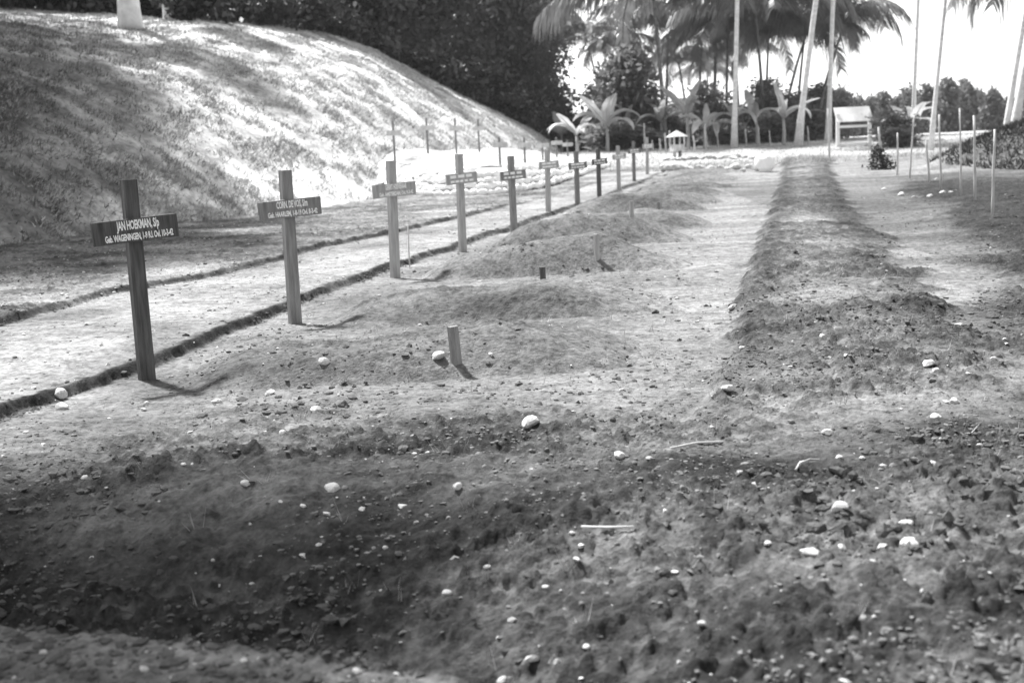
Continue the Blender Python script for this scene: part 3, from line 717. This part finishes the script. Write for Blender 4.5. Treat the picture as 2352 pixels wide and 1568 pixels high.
t = thing('pale_trunk_tree', (q.x, q.y, q.z), 'thin pale trunk rising in front of the dark wood', 'tree', 'pale trunked trees on the embankment')
MB().tube([(0.02*k, 0, k*1.1-1.2) for k in range(9)], [0.13-0.008*k for k in range(9)], 8, 0.05).obj('trunk', M_LIMETRUNK, t, True)
c = link('crown', PC, M_LEAFD, t); c.location = (0, 0.5, 5); c.scale = (0.5,)*3

# shade trees beside the plot (their shadows fall over the bank; the near two are unseen, added to darken corners)
SHC = [leaf_mesh('crown', 5200, blobset(5.5, 3.2, 2.2, 12, 390+i, 0.3), 0.20, 392+i, 40, 0.40) for i in range(2)]
SHT = [limb_mesh('trunk', 8.5, 0.22, 396+i, 7, 2.4) for i in range(2)]
def shade_tree(x, y, h, lx, ly, s, j, label):
    z0 = surf_z(x, y); t = thing('shade_tree', (x, y, z0), label, 'tree', 'shade trees beside the burial plot')
    b = MB(); n = 8; b.tube([(lx*(k/n)**1.4, ly*(k/n)**1.4, (h+2)*k/n-0.3) for k in range(n+1)], [0.22*(1.2-0.8*k/n) for k in range(n+1)], 10, 0.05)
    b.obj('trunk', M_TRUNKD, t, True); c = link('crown', SHC[j], M_LEAFD, t); c.location = (lx, ly, h-1.5); c.scale = (s, s, s)
shade_tree(-15.0, 31.6, 4.2, 0.8, 0.0, 1.5, 0, 'spreading shade tree on the embankment brow left of the white trunk')
shade_tree(-18.0, 39.0, 4.0, 1.2, 0.6, 1.5, 1, 'broad shade tree high on the embankment top')
shade_tree(-12.6, 25.6, 4.2, 0.9, 0.0, 1.5, 1, 'spreading shade tree low on the embankment slope')
shade_tree(-11.4, 21.6, 4.4, 0.6, 0.4, 1.3, 0, 'lowest shade tree on the embankment slope')
shade_tree(-5.5, 7.4, 6.0, 1.0, -0.3, 0.58, 0, 'added out-of-view leaning shade tree at the foot of the embankment near the path')
shade_tree(4.4, 4.8, 4.4, -2.3, 0.3, 0.80, 1, 'added out-of-view leaning shade tree on the rough ground across from the graves')

# ------------------------------------------------------------------ palms
def frond_mesh(name, L, droop, seed, nl=40, wl_=0.80):
    rg = random.Random(seed); V = []; Fc = []
    pts = []; ang = 0.9
    p = Vector((0, 0, 0)); n = 14
    for k in range(n+1):
        pts.append(p.copy()); a = ang - droop*(k/n)**0.85
        p = p + Vector((math.cos(a), 0, math.sin(a)))*L/n
    mb = MB(); mb.tube(pts, [0.045*(1-0.85*k/n) for k in range(n+1)], 5)
    for k in range(nl):
        t = 0.12+0.86*k/nl; i = min(int(t*n), n-1); f = t*n-i; q = pts[i].lerp(pts[i+1], f); d = (pts[i+1]-pts[i]).normalized()
        ll = wl_*L*0.28*math.sin(math.pi*(0.12+0.80*t))**0.7+0.12
        for s in (-1, 1):
            e = (Vector((0, s, 0))*0.8 + d*0.75 + Vector((0, 0, -0.35+rg.uniform(-.25, .15)))).normalized()*ll*rg.uniform(0.8, 1.1)
            mid = q + e*0.5; tip = q + e + Vector((0, 0, -0.6*ll)); w_ = d*0.034*(L/3.5)
            b = len(mb.v); mb.add([q-w_, q+w_, mid+w_, mid-w_, tip], [(0, 1, 2, 3), (3, 2, 4)])
    return mb.mesh(name)
FR = [frond_mesh('frond', 3.6, d, 400+i) for i, d in enumerate((1.0, 1.8, 2.4, 2.9))]
def palm(base, top, r0, label, group, tm, sc=1.0, nf=15, bow=0.4, name='coconut_palm', seed=0):
    rg = random.Random(seed); t = thing(name, base, label, 'palm', group)
    d = Vector(top)-Vector(base); n = 12; side = Vector((d.y, -d.x, 0)); side = side.normalized() if side.length > 0.01 else Vector((1, 0, 0))
    b = MB(); b.tube([d*(k/n) + (Vector((d.x, d.y, 0)) * (-0.18*math.sin(math.pi*k/n))*bow) - Vector((0, 0, 0.3 if k == 0 else 0)) for k in range(n+1)],
           [r0*(1.7 if k == 0 else 1.12 if k == 1 else 1-0.40*k/n)*(1+0.04*(k % 2)) for k in range(n+1)], 10, 0.03)
    b.obj('trunk', tm, t, True)
    a0 = rg.uniform(0, 6)
    for k in range(nf):
        q = link('frond', FR[[0, 1, 1, 2, 2, 3][k % 6]], M_PALM, t); q.location = d
        q.rotation_euler = (rg.uniform(-.25, .25), rg.uniform(-.35, .15) - (0.35 if k % 5 == 0 else 0), a0 + k*2.399)
        s = sc*rg.uniform(0.85, 1.15); q.scale = (s, s, s)
    return t
def gz(x, y): return surf_z(x, y)
# tall pale trunks whose crowns stand high above
for j, (bx, by, tx, ty, y, wpx, H, lab) in enumerate([
        (1686, 336, 1694, 0, 57, 16, 12.5, 'tall upright pale palm trunk with whitened foot'), (1832, 333, 1876, 0, 56, 19, 13.0, 'tall pale palm leaning over the banana plant beside the notice board'),
        (1902, 318, 1914, 0, 60, 15, 13.5, 'tall straight pale palm just beside the notice board'), (2096, 280, 2110, 0, 62, 12, 14.0, 'slender pale palm behind the thin stakes'),
        (2137, 322, 2173, 0, 46, 13, 13.0, 'slender pale palm leaning beside the overgrown bank'), (2302, 296, 2354, 50, 40, 17, 12.0, 'leaning palm on the dark bank, thinner of the pair'),
        (2322, 298, 2375, 60, 39, 24, 11.0, 'leaning palm on the dark bank, thicker of the pair')]):
    p = at(bx, by, y); q = at(tx, ty, y); k = H/(q.z-p.z); p.z = min(p.z, gz(p.x, p.y)+0.05); top = p + (q-p)*k
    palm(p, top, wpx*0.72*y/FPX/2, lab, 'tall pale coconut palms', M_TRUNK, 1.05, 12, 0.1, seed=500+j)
# palms whose crowns are in view against the sky
for j, (bx, cx, cy, y, sc, w_) in enumerate([(1368, 1410, 112, 78, 0.62, 5), (1530, 1500, -8, 62, 1.2, 9), (1585, 1560, 150, 84, 0.66, 5), (1604, 1612, 98, 80, 0.9, 6), (1668, 1672, 80, 72, 1.05, 6),
        (1758, 1735, 30, 66, 1.15, 7), (1758, 1765, 92, 78, 0.85, 6), (1828, 1848, 86, 74, 1.0, 6), (1868, 1940, 56, 70, 1.05, 7), (1400, 1345, 84, 82, 0.72, 5), (1530, 1535, 70, 76, 0.95, 6), (1640, 1650, -60, 70, 1.1, 7),
        (2420, 2390, -45, 44, 0.9, 12), (1700, 1690, 118, 90, 0.7, 5), (1625, 1626, 168, 95, 0.6, 4), (1790, 1890, -30, 80, 0.9, 6)]):
    p = at(bx, 335, y); p.z = gz(p.x, y); q = at(cx, cy, y)
    palm(p, q, w_*y/FPX/2*1.2, ['dark crowned coconut palm in the grove behind the fence stakes', 'small slim coconut palm beside the feathery trees', 'big low hanging coconut palm crown at the front of the grove'][1 if j in (0, 9) else 2 if j == 1 else 0],
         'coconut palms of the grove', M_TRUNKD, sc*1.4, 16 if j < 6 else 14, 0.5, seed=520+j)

# ------------------------------------------------------------------ banana plants
def banana_leaf(name, L, droop, seed):
    rg = random.Random(seed); V = []; Fc = []; n = 12; p = Vector((0, 0, 0)); a = 1.15
    rows = []
    for k in range(n+1):
        t = k/n; w_ = 0.0 if k == n else 0.115*L*math.sin(math.pi*min(1, 0.06+t*0.93))**0.6 if t > 0.14 else 0.012*L
        ang = a - droop*t**1.1; j = 1+rg.uniform(-0.18, 0.1)
        rows.append([p+Vector((0, -w_*j, w_*0.35)), p.copy(), p+Vector((0, w_*j, w_*0.35))])
        p = p + Vector((math.cos(ang), 0, math.sin(ang)))*L/n
    mb = MB(); vs = [v for r in rows for v in r]; fs = []
    for k in range(n):
        for c in (0, 1): fs.append((k*3+c, k*3+c+1, k*3+c+4, k*3+c+3))
    mb.add(vs, fs); mb.tube([r[1]+Vector((0, 0, -0.008)) for r in rows], [0.022*L*(1-0.85*k/n) for k in range(n+1)], 5)
    return mb.mesh(name)
BLF = [banana_leaf('leaf', 1.0, d, 600+i) for i, d in enumerate((0.5, 1.3, 1.9, 2.4))]
for j, (px, py, hpx, y, nl, sc) in enumerate([(1800, 336, 62, 57, 7, 1.5), (1688, 336, 62, 59, 6, 1.4), (1580, 338, 70, 60, 7, 1.7), (1395, 340, 55, 60, 8, 1.6), (1325, 338, 40, 60, 7, 1.4), (1520, 340, 60, 62, 6, 1.5),
        (2092, 308, 30, 56, 7, 1.6), (1620, 338, 45, 58, 5, 1.3), (1738, 334, 60, 63, 6, 1.5), (1840, 332, 55, 66, 6, 1.4), (1290, 330, 40, 66, 6, 1.3), (1440, 342, 35, 63, 6, 1.3)]):
    p = at(px, py, y); p.z = gz(p.x, y); H = hpx*y/FPX
    t = thing('banana_plant', p, {0: 'banana plant at the foot of the leaning pale palm', 1: 'banana plant at the foot of the upright whitened palm', 2: 'banana plant behind the small roofed shrine', 3: 'bushy banana plant beside the tall loose leafed tree', 4: 'low banana plant at the foot of the embankment end', 6: 'banana plant with drooping leaves beside the dark bush'}.get(j, 'broad leaved banana plant among the fence stakes'), 'banana plant', 'banana plants along the fence')
    MB().tube([(0, 0, -0.1), (0.03, 0, H*0.5), (0, 0.02, H)], [0.10, 0.08, 0.05], 8, 0.08).obj('stem', M_BSTEM, t, True)
    for k in range(nl):
        q = link('leaf', BLF[(k*3+j) % 4], M_BANANA, t, True); q.location = (0, 0, H-0.03); s = sc*1.25*random.uniform(0.75, 1.1)
        q.scale = (s, s, s); q.rotation_euler = (random.uniform(-.3, .3), random.uniform(-.3, .5), j+k*2.399+random.uniform(-.5, .5))

# ------------------------------------------------------------------ shrubs and trees behind the fence
BC = [leaf_mesh('crown', 5000, blobset(4.2, 1.5, 2.0, 9, 700+i, 0.1), 0.17, 702+i, 26, 0.32) for i in range(3)]
BT = [limb_mesh('trunk', 3.4, 0.07, 706+i, 6, 1.0, 0.2) for i in range(3)]
for j, (px, y, hpx, wx, mt) in enumerate([(1440, 64, 300, 0.95, 0), (1405, 70, 150, 1.0, 0), (1480, 66, 190, 1.0, 0), (1530, 68, 120, 1.0, 1), (1590, 70, 110, 1.0, 0), (1645, 66, 150, 0.85, 1), (1690, 70, 100, 1.1, 1), (1750, 67, 150, 0.8, 1),
        (1785, 70, 120, 1.0, 1), (1815, 66, 140, 0.7, 1), (1860, 71, 130, 0.9, 1), (1890, 76, 110, 1.0, 0), (1550, 66, 80, 1.0, 0), (1350, 74, 90, 1.2, 0), (1310, 72, 70, 1.0, 0), (1620, 72, 90, 1.2, 1), (1720, 74, 90, 1.3, 1), (1450, 62, 70, 1.3, 1), (1500, 63, 60, 1.0, 1), (1340, 66, 60, 0.9, 0), (1560, 64, 95, 0.8, 0), (1665, 63, 80, 0.8, 0), (1770, 64, 75, 0.9, 0), (1870, 66, 85, 0.8, 0), (1425, 72, 180, 0.8, 0)]):
    q = at(px, 338, y); H = hpx*y/FPX; s = H/5.2
    plant_tree('garden_tree', (q.x, y, gz(q.x, y)-0.1), BC[j % 3], BT[j % 3], ['leafy garden tree growing behind the banana plants', 'dark bushy shrub behind the fence stakes and palms'][mt] if j else 'tall loose leafed tree standing above the fence line between palms',
               'tree' if not mt else 'shrub', 'trees behind the fence', M_LEAFM if not mt else M_LEAFD, M_TRUNKD, j*1.7, (wx*(0.8+s*0.3), wx*(0.8+s*0.3), s))
# small dark bush with the stake
p = ground_hit(2026, 389)
plant_tree('small_bush', (p.x, p.y, ground_z(p.x, p.y)-0.05), leaf_mesh('crown', 900, [(-0.15, 0, 0.35, 0.18, 0.2, 0.3), (0.05, 0.05, 0.25, 0.2, 0.2, 0.2), (0.2, 0, 0.12, 0.15, 0.15, 0.12), (-0.15, 0, 0.6, 0.12, 0.12, 0.12)], 0.05, 720, 14, 0.07), limb_mesh('trunk', 0.5, 0.015, 721, 4, 0.2, 0.05),
           'small dark bush grown round a pale stake', 'bush', None, M_LEAFD, M_TRUNKD)
q = at(2060, 335, 50)
plant_tree('garden_tree', (q.x, 50, gz(q.x, 50)-0.1), BC[1], BT[1], 'dark rounded bush under the banana plant behind the thin stakes', 'shrub', None, M_LEAFD, M_TRUNKD, 1.0, (0.62, 0.62, 0.30))
# far tree line on the right
TC = [leaf_mesh('crown', 2600, [(0, 0, 1.2, 1.5, 1.5, 1.3), (0.2, 0.1, 2.8, 1.1, 1.1, 1.3), (-0.1, 0, 4.2, 0.6, 0.6, 1.0), (0, 0, 5.2, 0.25, 0.25, 0.7)], 0.34, 740+i, 18, 0.32) for i in range(3)]
TT = limb_mesh('trunk', 5, 0.09, 745, 5, 1.0)
for j in range(60):
    y = random.uniform(105, 150); px = 1890 + (j/59.0)*620 + random.uniform(-12, 12); q = at(px, 300, y)
    hp = 92 + 12*math.sin(px*0.021) + random.uniform(-16, 18); s = hp*y/FPX/5.6
    plant_tree('distant_tree', (q.x, y, float(base_z(y))-0.2), TC[j % 3], TT, 'feathery tree of the far plantation beyond the notice board', 'tree', 'trees of the far plantation', M_LEAFF, M_TRUNKD, j*2.1, (s*1.0, s*1.0, s))

# ------------------------------------------------------------------ grasses
def blades(name, P, Nn, L, W, mat_, seed, lean=0.7, down=None):
    rg = np.random.default_rng(seed); n = len(P)
    d = Nn + rg.normal(size=(n, 3))*lean; 
    if down is not None: d = d + down
    d /= np.linalg.norm(d, axis=1)[:, None]; s = rg.normal(size=(n, 3)); s -= (s*d).sum(1)[:, None]*d; s /= np.linalg.norm(s, axis=1)[:, None]
    l_ = (L*rg.uniform(0.5, 1.4, n))[:, None]; w_ = (W*rg.uniform(0.6, 1.3, n))[:, None]
    V = np.stack([P-s*w_-Nn*0.02, P+s*w_-Nn*0.02, P+d*l_], 1).reshape(-1, 3)
    return link(name, big_mesh(name, V, np.arange(n*3).reshape(n, 3)), mat_)
tri = VE[FE]; e1 = tri[:, 1]-tri[:, 0]; e2 = tri[:, 3]-tri[:, 0]; cr_ = np.cross(e1, e2); area = np.linalg.norm(cr_, axis=1); NRM = cr_/np.maximum(area, 1e-9)[:, None]
ctr = tri.mean(1); dist = np.linalg.norm(ctr, axis=1)
vis = area*(ctr[:, 1] > 12)*np.clip(30/dist, 0.3, 2)*np.where(ctr[:, 0] < -24, 0.1, 1)
def on_bank(n, seed, wt):
    rg = np.random.default_rng(seed); p_ = vis*wt; p_ = p_/p_.sum(); fi = rg.choice(len(FE), n, p=p_); a, b = rg.random(n)[:, None], rg.random(n)[:, None]
    return tri[fi, 0]*(1-a)*(1-b)+tri[fi, 1]*a*(1-b)+tri[fi, 2]*a*b+tri[fi, 3]*(1-a)*b, NRM[fi]
tuft = fbm(ctr[:, 0], ctr[:, 1], 1.7, 4, 90)
vq = veg_shade[:-1, :-1].reshape(-1); vq = vq[::1]
w1 = np.clip(0.35+2.2*tuft, 0.02, 2)*(1-0.75*vq)
P, N_ = on_bank(260000, 1, w1)
tag(blades('bank_grass', P, N_, 0.10, 0.015, M_BLADE, 1, 0.95), 'dry pale grass covering the embankment slope', 'grass', kind='stuff')
w2 = np.clip(3.0*(fbm(ctr[:, 0], ctr[:, 1], 0.9, 4, 91)-0.12), 0, 2)+0.02
w2 = w2*0.35 + 2.2*vq*np.clip(0.4+2*tuft, 0.05, 2)  # weeds thickened at the left end to deepen its painted shade
P, N_ = on_bank(120000, 2, w2)
tag(blades('bank_weeds', P, N_, 0.11, 0.015, M_BLADED, 2, 0.95), 'dark coarse weeds in patches on the embankment', 'weeds', kind='stuff')
# coarse growth on the dark bank at the right
rg = np.random.default_rng(5); n = 30000
a = rg.uniform(0, 6.28, n); r_ = np.sqrt(rg.random(n)); x = BANKC.x+4.4+np.cos(a)*r_*5.6; y = 35.5+np.sin(a)*r_*4.2
z_, _, _ = fields(x, y)
tag(blades('bank_undergrowth', np.stack([x, y, z_], -1), np.tile([0, 0, 1.0], (n, 1)), 0.16, 0.02, M_UNDER, 6, 0.8), 'dark undergrowth covering the earth bank under the leaning palms', 'undergrowth', kind='stuff')
# sparse sprouts on the near soil
n = 260; cx = rg.uniform(-1.6, 4.0, n); cy = rg.uniform(2.6, 11, n); x = np.repeat(cx, 5)+rg.normal(0, .015, n*5); y = np.repeat(cy, 5)+rg.normal(0, .015, n*5)
z_, _, r_ = fields(x, y); z_ = z_+relief(x, y, r_)
tag(blades('sprouting_grass', np.stack([x, y, z_], -1), np.tile([0, 0, 1.0], (n*5, 1)), 0.07, 0.0022, M_BLADE, 7, 0.6), 'sparse thin grass sprouts on the bare soil', 'grass', kind='stuff')
# grass on the ground beyond the graves
n = 26000; y = rg.uniform(40, 66, n); x = rg.uniform(-0.05, 0.42, n)*y; z_, _, _ = fields(x, y)
tag(blades('short_grass', np.stack([x, y, z_], -1), np.tile([0, 0, 1.0], (n, 1)), 0.10, 0.012, M_BLADE, 8, 0.8), 'short pale grass on the open ground by the fence', 'grass', kind='stuff')

# ------------------------------------------------------------------ twigs
for pts, lab in [([(1540, 1035), (1600, 1030), (1690, 1019)], 'long straight pale stick lying on the soil'), ([(1335, 1190), (1395, 1196), (1455, 1200)], 'short pale stick lying beside dark clods'),
                 ([(1828, 1088), (1838, 1066), (1860, 1056), (1882, 1057)], 'curled pale strip of bark lying on the dug soil')]:
    w_ = [ground_hit(*a) for a in pts]; c = w_[0]
    b = MB(); b.tube([Vector((p.x-c.x, p.y-c.y, ground_z(p.x, p.y)+0.012)) for p in w_], [0.0045]*len(w_), 6, 0.2)
    o = b.obj('stick', M_STAKE, smooth=True); o.location = (c.x, c.y, 0); tag(o, lab, 'stick')

# ------------------------------------------------------------------ haze in the tropical air
mh = bpy.data.materials.new('haze'); mh.use_nodes = True; n = mh.node_tree.nodes; n.remove(n['Principled BSDF'])
vol = n.new('ShaderNodeVolumePrincipled'); vol.inputs['Color'].default_value = (0.9, 0.9, 0.9, 1); vol.inputs['Density'].default_value = 0.0003
mh.node_tree.links.new(vol.outputs[0], n['Material Output'].inputs['Volume'])
hz = MB().box((0, 120, 13.0), (900, 720, 30)).obj('haze', mh); tag(hz, 'thin pale haze in the humid air', 'haze', kind='stuff')
